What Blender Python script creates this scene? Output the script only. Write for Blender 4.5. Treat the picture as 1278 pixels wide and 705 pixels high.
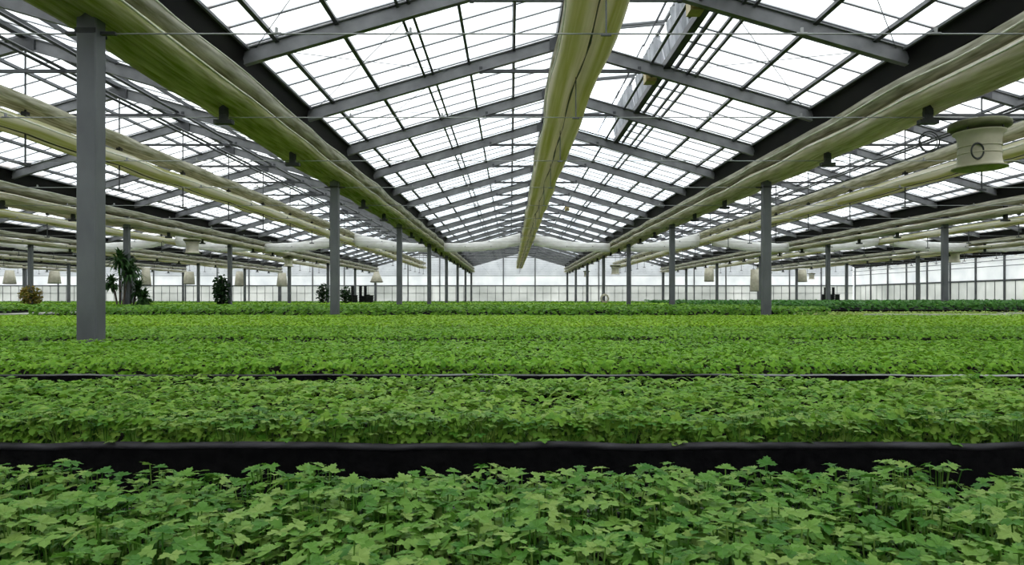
import bpy, math, random
import numpy as np
from mathutils import Vector, Matrix

for o in list(bpy.data.objects):
    bpy.data.objects.remove(o)
S = bpy.context.scene
COL = S.collection
E = 1.2                      # eye height above the floor
FPX = 833.0                  # focal length in pixels of the 1278 x 705 frame

# ------------------------------------------------------------------ camera
cd = bpy.data.cameras.new('camera')
cd.sensor_width = 36.0
cd.lens = 36.0 * FPX / 1278.0
cd.shift_x = 2.0 / 1278.0
cd.shift_y = 19.5 / 1278.0
cd.clip_start = 0.05
cd.clip_end = 500
cam = bpy.data.objects.new('camera', cd)
cam.location = (0, 0, E)
cam.rotation_euler = (math.pi / 2, 0, 0)
COL.objects.link(cam)
S.camera = cam

# ------------------------------------------------------------------ overcast sky
W = bpy.data.worlds.new('overcast_sky')
S.world = W
W.use_nodes = True
nt = W.node_tree
bg = nt.nodes['Background']
tc = nt.nodes.new('ShaderNodeTexCoord')
nz = nt.nodes.new('ShaderNodeTexNoise')
nz.inputs['Scale'].default_value = 2.2
nz.inputs['Detail'].default_value = 4
rp = nt.nodes.new('ShaderNodeValToRGB')
rp.color_ramp.elements[0].position = 0.38
rp.color_ramp.elements[0].color = (0.80, 0.90, 1.0, 1)
rp.color_ramp.elements[1].position = 0.56
rp.color_ramp.elements[1].color = (1.0, 1.0, 1.0, 1)
nt.links.new(tc.outputs['Generated'], nz.inputs['Vector'])
nt.links.new(nz.outputs['Fac'], rp.inputs['Fac'])
nt.links.new(rp.outputs['Color'], bg.inputs['Color'])
bg.inputs['Strength'].default_value = 3.4

# ------------------------------------------------------------------ exposure
vs = S.view_settings
vs.view_transform = 'Standard'
vs.look = 'None'
vs.exposure = 0.0
vs.gamma = 1.0
vs.use_curve_mapping = False

# ------------------------------------------------------------------ materials
def mat_new(name):
    m = bpy.data.materials.new(name)
    m.use_nodes = True
    t = m.node_tree
    return m, t, t.nodes['Principled BSDF'], t.nodes['Material Output']

def ramp(t, fac, c0, c1, p0=0.3, p1=0.7):
    r = t.nodes.new('ShaderNodeValToRGB')
    r.color_ramp.elements[0].position = p0
    r.color_ramp.elements[0].color = (*c0, 1)
    r.color_ramp.elements[1].position = p1
    r.color_ramp.elements[1].color = (*c1, 1)
    t.links.new(fac, r.inputs['Fac'])
    return r.outputs['Color']

def noise(t, scale, stretch=(1, 1, 1), detail=4, coord='Object'):
    c = t.nodes.new('ShaderNodeTexCoord')
    mp = t.nodes.new('ShaderNodeMapping')
    mp.inputs['Scale'].default_value = stretch
    n = t.nodes.new('ShaderNodeTexNoise')
    n.inputs['Scale'].default_value = scale
    n.inputs['Detail'].default_value = detail
    t.links.new(c.outputs[coord], mp.inputs['Vector'])
    t.links.new(mp.outputs['Vector'], n.inputs['Vector'])
    return n.outputs['Fac']

def surf(name, c0, c1, scale=6, stretch=(1, 1, 1), rough=0.6, metal=0.0, bump=0.0, p0=0.3, p1=0.7, spec=0.5):
    m, t, b, out = mat_new(name)
    f = noise(t, scale, stretch)
    t.links.new(ramp(t, f, c0, c1, p0, p1), b.inputs['Base Color'])
    b.inputs['Roughness'].default_value = rough
    b.inputs['Metallic'].default_value = metal
    b.inputs['Specular IOR Level'].default_value = spec
    if bump:
        bp = t.nodes.new('ShaderNodeBump')
        bp.inputs['Strength'].default_value = bump
        bp.inputs['Distance'].default_value = 0.02
        t.links.new(f, bp.inputs['Height'])
        t.links.new(bp.outputs['Normal'], b.inputs['Normal'])
    return m

def sheet(name, c0, c1, clear, scale=1.5, stretch=(1, 1, 1), gloss=0.04):
    """thin glazing or film: part clear, part milky (translucent), faint gloss"""
    m, t, b, out = mat_new(name)
    t.nodes.remove(b)
    f = noise(t, scale, stretch, 5)
    col = ramp(t, f, c0, c1)
    tr = t.nodes.new('ShaderNodeBsdfTransparent')
    tr.inputs['Color'].default_value = (0.97, 0.985, 0.98, 1)
    tl = t.nodes.new('ShaderNodeBsdfTranslucent')
    df = t.nodes.new('ShaderNodeBsdfDiffuse')
    t.links.new(col, tl.inputs['Color'])
    t.links.new(col, df.inputs['Color'])
    m1 = t.nodes.new('ShaderNodeMixShader'); m1.inputs[0].default_value = 0.35
    t.links.new(tl.outputs[0], m1.inputs[1]); t.links.new(df.outputs[0], m1.inputs[2])
    m2 = t.nodes.new('ShaderNodeMixShader'); m2.inputs[0].default_value = 1 - clear
    t.links.new(tr.outputs[0], m2.inputs[1]); t.links.new(m1.outputs[0], m2.inputs[2])
    gl = t.nodes.new('ShaderNodeBsdfGlossy'); gl.inputs['Roughness'].default_value = 0.15
    m3 = t.nodes.new('ShaderNodeMixShader'); m3.inputs[0].default_value = gloss
    t.links.new(m2.outputs[0], m3.inputs[1]); t.links.new(gl.outputs[0], m3.inputs[2])
    t.links.new(m3.outputs[0], out.inputs['Surface'])
    return m

def cloth(name, c0, c1, scale, stretch, through=0.3, p0=0.35, p1=0.65):
    m, t, b, out = mat_new(name)
    f = noise(t, scale, stretch, 5)
    col = ramp(t, f, c0, c1, p0, p1)
    t.links.new(col, b.inputs['Base Color'])
    b.inputs['Roughness'].default_value = 0.7
    b.inputs['Specular IOR Level'].default_value = 0.3
    tl = t.nodes.new('ShaderNodeBsdfTranslucent')
    t.links.new(col, tl.inputs['Color'])
    mx = t.nodes.new('ShaderNodeMixShader'); mx.inputs[0].default_value = through
    t.links.new(b.outputs[0], mx.inputs[1]); t.links.new(tl.outputs[0], mx.inputs[2])
    t.links.new(mx.outputs[0], out.inputs['Surface'])
    bp = t.nodes.new('ShaderNodeBump'); bp.inputs['Strength'].default_value = 0.5; bp.inputs['Distance'].default_value = 0.03
    t.links.new(f, bp.inputs['Height']); t.links.new(bp.outputs['Normal'], b.inputs['Normal'])
    return m

def leafmat(name, c0, c1, c2, attr=True, through=0.34, rough=0.5, spec=0.22):
    m, t, b, out = mat_new(name)
    if attr:
        a = t.nodes.new('ShaderNodeAttribute'); a.attribute_name = 'tint'; fac = a.outputs['Fac']
    else:
        a = t.nodes.new('ShaderNodeObjectInfo'); fac = a.outputs['Random']
    r = t.nodes.new('ShaderNodeValToRGB')
    r.color_ramp.elements[0].position = 0.0; r.color_ramp.elements[0].color = (*c0, 1)
    r.color_ramp.elements[1].position = 1.0; r.color_ramp.elements[1].color = (*c2, 1)
    e = r.color_ramp.elements.new(0.5); e.color = (*c1, 1)
    t.links.new(fac, r.inputs['Fac'])
    t.links.new(r.outputs['Color'], b.inputs['Base Color'])
    b.inputs['Roughness'].default_value = rough
    b.inputs['Specular IOR Level'].default_value = spec
    tl = t.nodes.new('ShaderNodeBsdfTranslucent')
    t.links.new(r.outputs['Color'], tl.inputs['Color'])
    mx = t.nodes.new('ShaderNodeMixShader'); mx.inputs[0].default_value = through
    t.links.new(b.outputs[0], mx.inputs[1]); t.links.new(tl.outputs[0], mx.inputs[2])
    t.links.new(mx.outputs[0], out.inputs['Surface'])
    return m

M = {}
M['floor'] = surf('ground_cover_fabric', (.004, .004, .004), (.012, .012, .010), 9, rough=.95, spec=.1)
M['outside'] = surf('outdoor_gravel_and_grass', (.30, .33, .24), (.45, .45, .40), .25, rough=1)
M['steel'] = surf('galvanised_steel', (.096, .102, .107), (.158, .166, .172), 3, (1, 1, .5), rough=.55, metal=.25)
M['rafter'] = surf('roof_frame_steel', (.115, .118, .122), (.18, .182, .186), 4, rough=.55, metal=.2)
M['dark'] = surf('dark_painted_steel', (.020, .022, .024), (.045, .047, .050), 5, rough=.5)
M['purlin'] = surf('purlin_steel', (.030, .033, .037), (.06, .064, .07), 5, rough=.5)
M['gutter'] = surf('shade_dark_gutter_sheet', (.003, .003, .003), (.014, .013, .012), 2, (1, .3, 1), rough=.7, spec=.15)  # shade on the gutter underside is put into this near-black base colour
M['bracket'] = surf('bracket_iron', (.020, .024, .022), (.05, .055, .05), 8, rough=.6)
M['wire'] = surf('tie_wire', (.22, .225, .22), (.38, .385, .38), 3, rough=.4, metal=.4)
M['glass'] = sheet('roof_glass', (.80, .82, .85), (.96, .96, .96), .62, 1.2, (1, .4, 1))
def stain_foot(m):
    t = m.node_tree
    c = t.nodes.new('ShaderNodeTexCoord'); sp = t.nodes.new('ShaderNodeSeparateXYZ')
    t.links.new(c.outputs['Object'], sp.inputs[0])
    mr = t.nodes.new('ShaderNodeMapRange')
    for k, v in (('From Min', .04), ('From Max', .42), ('To Min', 1.0), ('To Max', 0.0)): mr.inputs[k].default_value = v
    t.links.new(sp.outputs['X'], mr.inputs['Value'])
    oi = t.nodes.new('ShaderNodeObjectInfo'); va = t.nodes.new('ShaderNodeVectorMath'); va.operation = 'ADD'
    t.links.new(c.outputs['Object'], va.inputs[0]); t.links.new(oi.outputs['Location'], va.inputs[1])
    n = t.nodes.new('ShaderNodeTexNoise'); n.inputs['Scale'].default_value = 5; n.inputs['Detail'].default_value = 6
    t.links.new(va.outputs[0], n.inputs['Vector'])
    ad = t.nodes.new('ShaderNodeMath'); ad.operation = 'MULTIPLY'; t.links.new(mr.outputs[0], ad.inputs[0]); t.links.new(n.outputs['Fac'], ad.inputs[1])
    fac = ramp(t, ad.outputs[0], (0, 0, 0), (.75, .75, .75), .34, .72)
    out = t.nodes['Material Output']; old = out.inputs['Surface'].links[0].from_socket
    d = t.nodes.new('ShaderNodeBsdfDiffuse'); d.inputs['Color'].default_value = (.10, .06, .035, 1)
    tl = t.nodes.new('ShaderNodeBsdfTranslucent'); tl.inputs['Color'].default_value = (.36, .29, .22, 1)
    mm = t.nodes.new('ShaderNodeMixShader'); mm.inputs[0].default_value = .7; t.links.new(d.outputs[0], mm.inputs[1]); t.links.new(tl.outputs[0], mm.inputs[2])
    mx = t.nodes.new('ShaderNodeMixShader'); t.links.new(fac, mx.inputs[0]); t.links.new(old, mx.inputs[1]); t.links.new(mm.outputs[0], mx.inputs[2])
    t.links.new(mx.outputs[0], out.inputs['Surface'])
stain_foot(M['glass'])
M['wallfilm'] = sheet('milky_wall_sheet', (.80, .81, .82), (.94, .94, .93), .03, .8)
M['wallglass'] = sheet('lower_wall_glass', (.54, .55, .52), (.80, .80, .77), .10, .35)
M['topfilm'] = sheet('gable_glass', (.60, .61, .63), (.78, .79, .80), .06, .8)
M['white_film'] = cloth('white_film_curtain', (.82, .80, .77), (.96, .95, .93), 3, (1, 1, 3), .35)
M['screen_low'] = cloth('pale_olive_screen_cloth', (.54, .50, .31), (.94, .87, .78), 5, (3, .25, 3), .45)
M['screen_green'] = cloth('green_screen_cloth', (.31, .34, .085), (.70, .67, .44), 6, (3, .2, 3), .4)
M['screen_up'] = cloth('grey_green_screen_cloth', (.27, .265, .16), (.70, .67, .56), 5, (3, .3, 3), .4)
M['screen_mid'] = cloth('pale_green_screen_cloth', (.42, .45, .15), (.95, .91, .84), 4, (5, .10, 3), .55)
def band_cloth(m):
    t = m.node_tree; b = t.nodes['Principled BSDF']
    old = b.inputs['Base Color'].links[0].from_socket
    c = t.nodes.new('ShaderNodeTexCoord'); sp = t.nodes.new('ShaderNodeSeparateXYZ'); t.links.new(c.outputs['Object'], sp.inputs[0])
    ab = t.nodes.new('ShaderNodeMath'); ab.operation = 'ABSOLUTE'; t.links.new(sp.outputs['X'], ab.inputs[0])
    r = t.nodes.new('ShaderNodeValToRGB'); t.links.new(ab.outputs[0], r.inputs['Fac'])
    e = r.color_ramp.elements
    e[0].position = .10; e[0].color = (.97, .87, .80, 1)
    e[1].position = .16; e[1].color = (.58, .56, .20, 1)
    for p, k in ((.27, (.55, .54, .19, 1)), (.32, (.97, .90, .83, 1))):
        q = e.new(p); q.color = k
    mx = t.nodes.new('ShaderNodeMix'); mx.data_type = 'RGBA'; mx.inputs[0].default_value = .68
    t.links.new(old, mx.inputs[6]); t.links.new(r.outputs['Color'], mx.inputs[7])
    for lk in list(t.links):
        if lk.from_socket == old and lk.to_node.type in ('BSDF_PRINCIPLED', 'BSDF_TRANSLUCENT'):
            dst = lk.to_socket; t.links.remove(lk); t.links.new(mx.outputs[2], dst)
band_cloth(M['screen_mid'])
M['hem'] = surf('pale_hem_cord', (.55, .57, .44), (.80, .80, .70), 6, rough=.8)
M['lid'] = surf('olive_fan_lid', (.10, .11, .045), (.20, .20, .10), 6, rough=.6)
M['liner'] = surf('black_bench_liner', (.0015, .0015, .002), (.006, .0055, .006), 30, rough=.85, bump=.4, spec=.08)
M['rim'] = surf('worn_black_liner_edge', (.006, .006, .007), (.055, .052, .058), 14, (.4, 1, 1), rough=.6, bump=.5, spec=.25)
M['rim_alu'] = surf('dull_aluminium_edge', (.03, .03, .03), (.42, .43, .42), .55, rough=.4, p0=.42, p1=.62)
M['soil'] = surf('dark_potting_soil', (.003, .0025, .002), (.012, .009, .006), 40, rough=1, spec=.05)
L1 = ((.042, .160, .014), (.128, .285, .036), (.255, .375, .085))
M['leaf2'] = leafmat('seedling_leaf_fresh', (.065, .205, .014), (.175, .345, .032), (.285, .425, .070))
M['leaf1'] = leafmat('seedling_leaf', *L1, attr=False)
M['leaf1s'] = leafmat('seedling_leaf_mass', *L1)
M['leaf3'] = leafmat('seedling_leaf_light', (.088, .25, .012), (.172, .375, .020), (.255, .45, .042))
M['leaf5'] = leafmat('seedling_leaf_yellow_green', (.145, .34, .010), (.245, .46, .017), (.335, .53, .034))
M['leaf6'] = leafmat('tall_crop_leaf', (.060, .19, .012), (.13, .30, .020), (.20, .39, .032))
M['leaf7'] = leafmat('dark_crop_leaf', (.030, .125, .016), (.06, .20, .026), (.10, .27, .04))
M['leafpale'] = leafmat('pale_sprout_leaf', (.22, .36, .05), (.32, .45, .08), (.42, .50, .13))
M['leafdark'] = leafmat('dark_shrub_leaf', (.008, .028, .008), (.018, .05, .014), (.035, .08, .022))
M['leafpalm'] = leafmat('strap_leaf', (.018, .055, .014), (.035, .095, .022), (.06, .13, .035))
M['leafgold'] = leafmat('golden_shrub_leaf', (.14, .17, .02), (.28, .25, .04), (.36, .22, .06))
M['bark'] = surf('bark', (.05, .04, .03), (.11, .09, .07), 12, rough=.9)
M['pot'] = surf('black_plastic_pot', (.008, .008, .009), (.016, .016, .018), 6, rough=.5)
M['fan'] = surf('cream_fan_drum', (.42, .40, .27), (.56, .53, .38), 5, rough=.5)
M['fanpale'] = surf('pale_beige_duct', (.48, .44, .33), (.62, .58, .46), 4, rough=.7)
M['net'] = cloth('pleated_insect_net', (.33, .34, .36), (.62, .63, .65), 4, (1, 3, .4), .5)
M['motor'] = surf('ochre_motor_housing', (.30, .23, .08), (.48, .38, .15), 6, rough=.5)
M['pale'] = surf('pale_board', (.42, .42, .36), (.60, .60, .52), 3, rough=.8)
M['red'] = surf('red_valve', (.16, .01, .012), (.24, .02, .02), 6, rough=.5)

# ------------------------------------------------------------------ helpers
class MB:
    def __init__(s): s.v = []; s.f = []
    def add(s, vs, fs):
        n = len(s.v)
        s.v += [tuple(p) for p in vs]
        s.f += [tuple(i + n for i in f) for f in fs]
        return s
    def box(s, x0, x1, y0, y1, z0, z1):
        return s.add([(x0, y0, z0), (x1, y0, z0), (x1, y1, z0), (x0, y1, z0), (x0, y0, z1), (x1, y0, z1), (x1, y1, z1), (x0, y1, z1)],
                     [(0, 3, 2, 1), (4, 5, 6, 7), (0, 1, 5, 4), (1, 2, 6, 5), (2, 3, 7, 6), (3, 0, 4, 7)])
    def prism(s, prof, a, b, up=(0, 0, 1)):
        """extrude a closed profile (u, v) from point a to point b"""
        a, b = Vector(a), Vector(b)
        d = (b - a).normalized()
        side = d.cross(Vector(up)).normalized()
        u2 = side.cross(d).normalized()
        n = len(prof)
        vs = [p + side * u + u2 * w for p in (a, b) for u, w in prof]
        fs = [(i, (i + 1) % n, n + (i + 1) % n, n + i) for i in range(n)]
        fs += [tuple(reversed(range(n))), tuple(range(n, 2 * n))]
        return s.add(vs, fs)
    def beam(s, a, b, w, h, up=(0, 0, 1)):
        return s.prism([(-w / 2, -h / 2), (w / 2, -h / 2), (w / 2, h / 2), (-w / 2, h / 2)], a, b, up)
    def ibeam(s, a, b, w, h, t, up=(0, 0, 1)):
        x, y, k = w / 2, h / 2, t / 2
        return s.prism([(-x, -y), (x, -y), (x, -y + t), (k, -y + t), (k, y - t), (x, y - t), (x, y), (-x, y), (-x, y - t), (-k, y - t), (-k, -y + t), (-x, -y + t)], a, b, up)
    def tube(s, a, b, r, n=6):
        up = (0, 0, 1) if abs((Vector(b) - Vector(a)).normalized().z) < .95 else (0, 1, 0)
        return s.prism([(r * math.cos(2 * math.pi * i / n), r * math.sin(2 * math.pi * i / n)) for i in range(n)], a, b, up)
    def lathe(s, prof, n=24, c=(0, 0, 0)):
        """prof: list of (r, z); closed top and bottom if r == 0 there"""
        vs = []; fs = []
        for r, z in prof:
            for i in range(n):
                t = 2 * math.pi * i / n
                vs.append((c[0] + r * math.cos(t), c[1] + r * math.sin(t), c[2] + z))
        for k in range(len(prof) - 1):
            for i in range(n):
                j = (i + 1) % n
                fs.append((k * n + i, k * n + j, (k + 1) * n + j, (k + 1) * n + i))
        return s.add(vs, fs)
    def torus(s, c, R, r, axis='y', n=24, m=8, squash=1.0):
        vs = []; fs = []
        for i in range(n):
            t = 2 * math.pi * i / n
            for j in range(m):
                q = 2 * math.pi * j / m
                a = (R + r * math.cos(q)); u, v, w = a * math.cos(t), a * math.sin(t) * squash, r * math.sin(q)
                vs.append((c[0] + u, c[1] + w, c[2] + v) if axis == 'y' else (c[0] + u, c[1] + v, c[2] + w) if axis == 'z' else (c[0] + w, c[1] + u, c[2] + v))
        for i in range(n):
            for j in range(m):
                fs.append((i * m + j, ((i + 1) % n) * m + j, ((i + 1) % n) * m + (j + 1) % m, i * m + (j + 1) % m))
        return s.add(vs, fs)
    def mesh(s, name, mat, smooth=False):
        me = bpy.data.meshes.new(name)
        me.from_pydata(s.v, [], s.f)
        me.materials.append(mat)
        if smooth: me.polygons.foreach_set('use_smooth', [True] * len(me.polygons))
        me.update()
        return me
    def build(s, name, mat, parent=None, smooth=False):
        return inst(name, s.mesh(name, mat, smooth), parent)

def inst(name, me, parent=None, loc=None, rot=None):
    o = bpy.data.objects.new(name, me)
    COL.objects.link(o)
    if parent is not None: o.parent = parent
    if loc is not None: o.location = loc
    if rot is not None: o.rotation_euler = rot
    return o

def tag(o, label=None, cat=None, group=None, kind=None):
    if label: o['label'] = label
    if cat: o['category'] = cat
    if group: o['group'] = group
    if kind: o['kind'] = kind
    return o

def thing(name, label, cat, loc=(0, 0, 0), rz=0.0, group=None, kind=None):
    o = bpy.data.objects.new(name, None)
    COL.objects.link(o)
    o.empty_display_size = .1
    o.location = loc
    o.rotation_euler = (0, 0, rz)
    return tag(o, label, cat, group, kind)

# ------------------------------------------------------------------ the plan of the building
BAY = 10.0
ROWS = [-54.07 + BAY * i for i in range(10)]          # column lines, the last ones carry the side walls
BAYS = [(ROWS[i] + ROWS[i + 1]) / 2 for i in range(9)]
MAIN = 5                                              # the bay the picture looks along
Y0, YE = -5.52, 69.48                                 # first and last roof frame
FR = [6.48 + 3 * k for k in range(-4, 22)]            # frames
HS = 4.79                                             # rafter half span
HF, HA = 3.40, 4.78                                   # rafter axis above the eye at gutter and ridge
GLZ = 0.17                                            # glass plane above the rafter axis
TH = math.atan2(HA - HF, HS)
SL = math.hypot(HS, HA - HF)
COLY = [6.48 + 9 * k for k in range(0, 8)]

def in_view(x, y, half=0.0, extra=2.5):
    return y > 1 and abs(x) - half < .775 * y + extra

ORD = ['first', 'second', 'third', 'fourth', 'fifth', 'sixth']
def nth_bay(bi):
    k = bi - MAIN
    return ORD[abs(k) - 1] + ' side bay on the ' + ('dracaena' if k < 0 else 'drum fan') + ' side'
def nth_row(ri):
    return (ORD[MAIN - ri - 1] + ' row beyond the nearest column' if ri < MAIN else ORD[ri - MAIN - 2] + ' row beyond the drum fan')
# ---- floor, outside
fl = MB().box(ROWS[0], ROWS[-1], -6.0, 70.2, -.12, 0.0).build('floor', M['floor'])
tag(fl, 'dark ground cover fabric floor under the benches', kind='structure')
og = MB().box(-160, 140, -60, 200, -.3, -.121).build('ground', M['outside'])
tag(og, 'pale gravel and grass ground outside the glass walls', kind='structure')

# ---- roof slopes: root at the gutter edge, local x up the slope, local y along the bay
PW = 0.6
pane_me = MB().box(0.02, SL - .03, -.29, .29, -.006, .006).mesh('pane', M['glass'])
VF = 0.585
pane_short = MB().box(0.02, SL * VF - .02, -.29, .29, -.006, .006).mesh('pane', M['glass'])
NP = 125
ys = [Y0 + .3 + PW * i for i in range(NP)]
VENT = (6.48, 18.48)
def bars_mesh(short, sgn):
    b = MB()
    for i in range(NP + 1):
        y = Y0 + PW * i
        e = SL - .02 if not (short and VENT[0] + .1 < y < VENT[1] - .1) else SL * VF
        b.box(.02, e, sgn * y - .009, sgn * y + .009, -.018, .014)
    return b.mesh('glazing_bars', M['purlin'])
bars = {(-1): bars_mesh(False, 1), 1: bars_mesh(False, -1), 2: bars_mesh(True, -1)}
ym, yl = (Y0 + YE) / 2, (YE - Y0)
def long_bar(x, w, h, z=0.0, mat='purlin'):
    return MB().box(x - w / 2, x + w / 2, -yl / 2 - .05, yl / 2 + .05, z - h, z).mesh('purlin', M[mat])
purlins = [long_bar(SL * f, w, .07, -.024) for f, w in ((.11, .06), (.287, .06), (.467, .04), (.500, .04), (.64, .045), (.815, .045))]
for bi, bc in enumerate(BAYS):
    for sd in (-1, 1):
        r = thing('ceiling', None, None, (bc + sd * HS, 0, E + HF + GLZ))
        r.rotation_euler = (0, -TH, 0 if sd < 0 else math.pi)
        sg = 1 if sd < 0 else -1
        vent = bi == MAIN and sd > 0
        side = 'left-hand' if sd < 0 else 'right-hand'
        where = ('over the middle bay' if bi == MAIN else 'over a side bay')
        if vent: lab = 'sloping glass roof with open ridge vents over the middle bay'
        elif bi == MAIN: lab = 'unbroken sloping glass roof facing the open ridge vents'
        else: lab = ('inner' if (sd > 0) == (bi < MAIN) else 'outer') + ' glass roof slope of the ' + nth_bay(bi)
        tag(r, lab, kind='structure', group=None)
        for y in ys:
            short = vent and VENT[0] < y < VENT[1]
            inst('pane', pane_short if short else pane_me, r, (0, sg * y, 0))
        tag(inst('glazing_bars', bars[2 if vent else sd], r), kind='stuff')
        for p in purlins[:5 if vent else 6]:
            inst('purlin', p, r, (0, sg * ym, 0))
        if vent:   # the top purlin is interrupted by the vents
            for a, b in ((Y0, VENT[0]), (VENT[1], YE)):
                MB().box(SL * .815 - .025, SL * .815 + .025, sg * b, sg * a, -.094, -.024).build('purlin', M['purlin'], r)
    rb = MB().prism([(-.07, -.10), (.07, -.10), (.09, .03), (0, .07), (-.09, .03)], (bc, Y0, E + HA + GLZ), (bc, YE, E + HA + GLZ)).build('ridge_beam', M['purlin'])
    tag(rb, 'dark ridge beam along the top of the middle bay' if bi == MAIN else 'dark ridge beam of the ' + nth_bay(bi), 'beam')

# ---- end walls and side walls
def roof_h(x):
    for c in BAYS:
        if abs(x - c) <= 5.0001:
            return HF + GLZ + (HA - HF) * max(0, 1 - abs(x - c) / HS)
    return HF + GLZ
RAIL = 1.30
def end_wall(name, y, label):
    w = thing(name, None, None, (0, y, 0)); tag(w, label, kind='structure')
    n = 27; dx = (ROWS[-1] - ROWS[0]) / n
    for i in range(n):
        a, b = ROWS[0] + i * dx, ROWS[0] + (i + 1) * dx
        xs = [a, b]
        for c in BAYS:
            if a < c < b: xs.insert(1, c)
        # gable pane follows the roof
        lo = [(x, .0, E + 2.35) for x in (a + .02, b - .02)]
        tp = [(x, .0, E + roof_h(x) - .02) for x in reversed(xs)]
        ring = lo + tp; m = len(ring)
        g = MB().add(ring + [(x, .02, z) for x, _, z in ring], [tuple(range(m)), tuple(reversed(range(m, 2 * m)))] + [(k, m + k, m + (k + 1) % m, (k + 1) % m) for k in range(m)])
        tag(g.build('gable_pane', M['topfilm'], w))
        MB().box(a + .02, b - .02, 0, .02, E + RAIL + .04, E + 2.34).build('upper_sheet', M['wallfilm'], w)
        for k in range(4):
            p = a + k * dx / 4
            MB().box(p + .015, p + dx / 4 - .015, 0, .012, .25, E + RAIL - .05).build('pane', M['wallglass'], w)
        MB().box(a - .05, a + .05, -.08, .08, 0, E + roof_h(a) - .06).build('post', M['steel'], w)
        for k in range(1, 4):
            p = a + k * dx / 4
            MB().box(p - .015, p + .015, -.03, .03, .2, E + RAIL - .05).build('mullion', M['steel'], w)
    MB().box(ROWS[0], ROWS[-1], -.07, .07, E + RAIL - .05, E + RAIL + .05).build('rail', M['steel'], w)
    MB().box(ROWS[0], ROWS[-1], -.04, .04, E + .50, E + .53).build('rail', M['steel'], w)
    MB().box(ROWS[0], ROWS[-1], -.03, .03, E + 2.33, E + 2.36).build('rail', M['steel'], w)
    MB().box(ROWS[0], ROWS[-1], -.1, .1, 0, .25).build('plinth', M['pale'], w)
    return w
end_wall('wall_back', 70.0, 'milky glazed end wall with grey posts behind the crop')
end_wall('wall_front', -5.9, 'milky glazed end wall opposite the far end wall')
def side_wall(name, x, label):
    w = thing(name, None, None, (x, 0, 0)); tag(w, label, kind='structure')
    for i, y in enumerate(FR[:-1]):
        MB().box(-.01, .01, y + .05, y + 2.95, E + RAIL + .06, E + 3.08).build('upper_sheet', M['wallfilm'], w)
        for k in range(3):
            MB().box(-.006, .006, y + .06 + k * .965, y + 1.01 + k * .965, .3, E + RAIL - .06).build('pane', M['wallglass'], w)
        for k in (1, 2): MB().box(-.025, .025, y + .025 + k * .965, y + .075 + k * .965, .3, E + RAIL - .06).build('mullion', M['steel'], w)
    for y in FR:
        MB().box(-.09, .09, y - .07, y + .07, 0, E + 3.09).build('post', M['steel'], w)
    MB().box(-.01, .01, YE + .07, 69.99, .3, E + 3.08).build('corner_sheet', M['wallfilm'], w)
    MB().box(-.06, .06, Y0, YE, E + RAIL - .07, E + RAIL + .06).build('rail', M['steel'], w)
    for h in (2.35, 2.75):
        MB().tube((0 + (-.2 if x > 0 else .2), Y0, E + h), (0 + (-.2 if x > 0 else .2), YE, E + h), .03).build('heating_pipe', M['steel'], w)
    MB().box(-.12, .12, Y0, YE, 0, .3).build('plinth', M['pale'], w)
side_wall('wall_right', ROWS[-1], 'milky glazed side wall with dark posts and a grey rail')
side_wall('wall_left', ROWS[0], 'milky glazed side wall far across the side bays')

# ---- gutters with hanging brackets
gprof = [(-.22, -.20), (.22, -.20), (.30, .10), (.34, .12), (.34, .15), (.28, .15), (.18, -.14), (-.18, -.14), (-.28, .15), (-.34, .15), (-.34, .12), (-.30, .10)]
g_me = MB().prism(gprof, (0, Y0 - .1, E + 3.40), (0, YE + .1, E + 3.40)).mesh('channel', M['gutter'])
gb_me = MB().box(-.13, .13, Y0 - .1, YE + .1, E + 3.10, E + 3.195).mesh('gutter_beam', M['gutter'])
gl_me = {s: MB().box(s * .35 - .02, s * .35 + .02, Y0, YE, E + 3.515, E + 3.552).mesh('drip_edge', M['steel']) for s in (-1, 1)}
br_me = MB().box(-.055, .055, -.035, .035, 2.52, 3.11).box(-.13, .13, -.05, .05, 2.47, 2.53).box(-.05, .05, -.05, .05, 2.60, 2.66).mesh('bracket', M['bracket'])
for ri, rx in enumerate(ROWS):
    g = thing('gutter', None, None, (rx, 0, 0))
    if ri == MAIN: lab = 'shade-black valley gutter over the column row that holds the nearest post'
    elif ri == MAIN + 1: lab = 'shade-black valley gutter beside the hanging drum fan'
    else: lab = 'shade-black valley gutter of the ' + nth_row(ri)
    tag(g, lab, 'gutter', None)
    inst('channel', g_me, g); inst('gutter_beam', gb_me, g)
    for s in (-1, 1): inst('drip_edge', gl_me[s], g)
    for k, y in enumerate(FR):
        if 0 < ri < 9 and (k - 4) % 3 and in_view(rx, y, 0, 3):
            inst('bracket', br_me, g, (0, y, E))

# ---- roof frames (two rafters, collar, apex plate, hanger rod)
raf = {s: MB().ibeam((s * (HS - .06), 0, HF + .015), (0, 0, HA), .10, .235, .02).mesh('rafter', M['rafter']) for s in (-1, 1)}
col_me = MB().beam((-1.48, 0, 4.24), (1.48, 0, 4.24), .05, .06).mesh('collar', M['dark'])
apx_me = MB().prism([(-.20, .04), (-.20, -.17), (0, -.12), (.20, -.17), (.20, .04), (0, .11)], (0, -.06, HA), (0, .06, HA)).mesh('apex_plate', M['dark'])
rod_me = MB().tube((0, 0, HA - .1), (0, 0, 2.50), .018).box(-.10, .10, -.02, .02, 2.49, 2.53).box(-.05, .05, -.05, .05, 3.42, 3.48).mesh('hanger_rod', M['dark'])
rod_thin = MB().tube((0, 0, HA - .1), (0, 0, 2.55), .008).box(-.05, .05, -.012, .012, 2.545, 2.565).mesh('hanger_rod', M['steel'])
knee_me = {s: MB().box(s * 1.48 - .03, s * 1.48 + .03, -.03, .03, 4.2, 4.32).mesh('collar_clip', M['dark']) for s in (-1, 1)}
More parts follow.
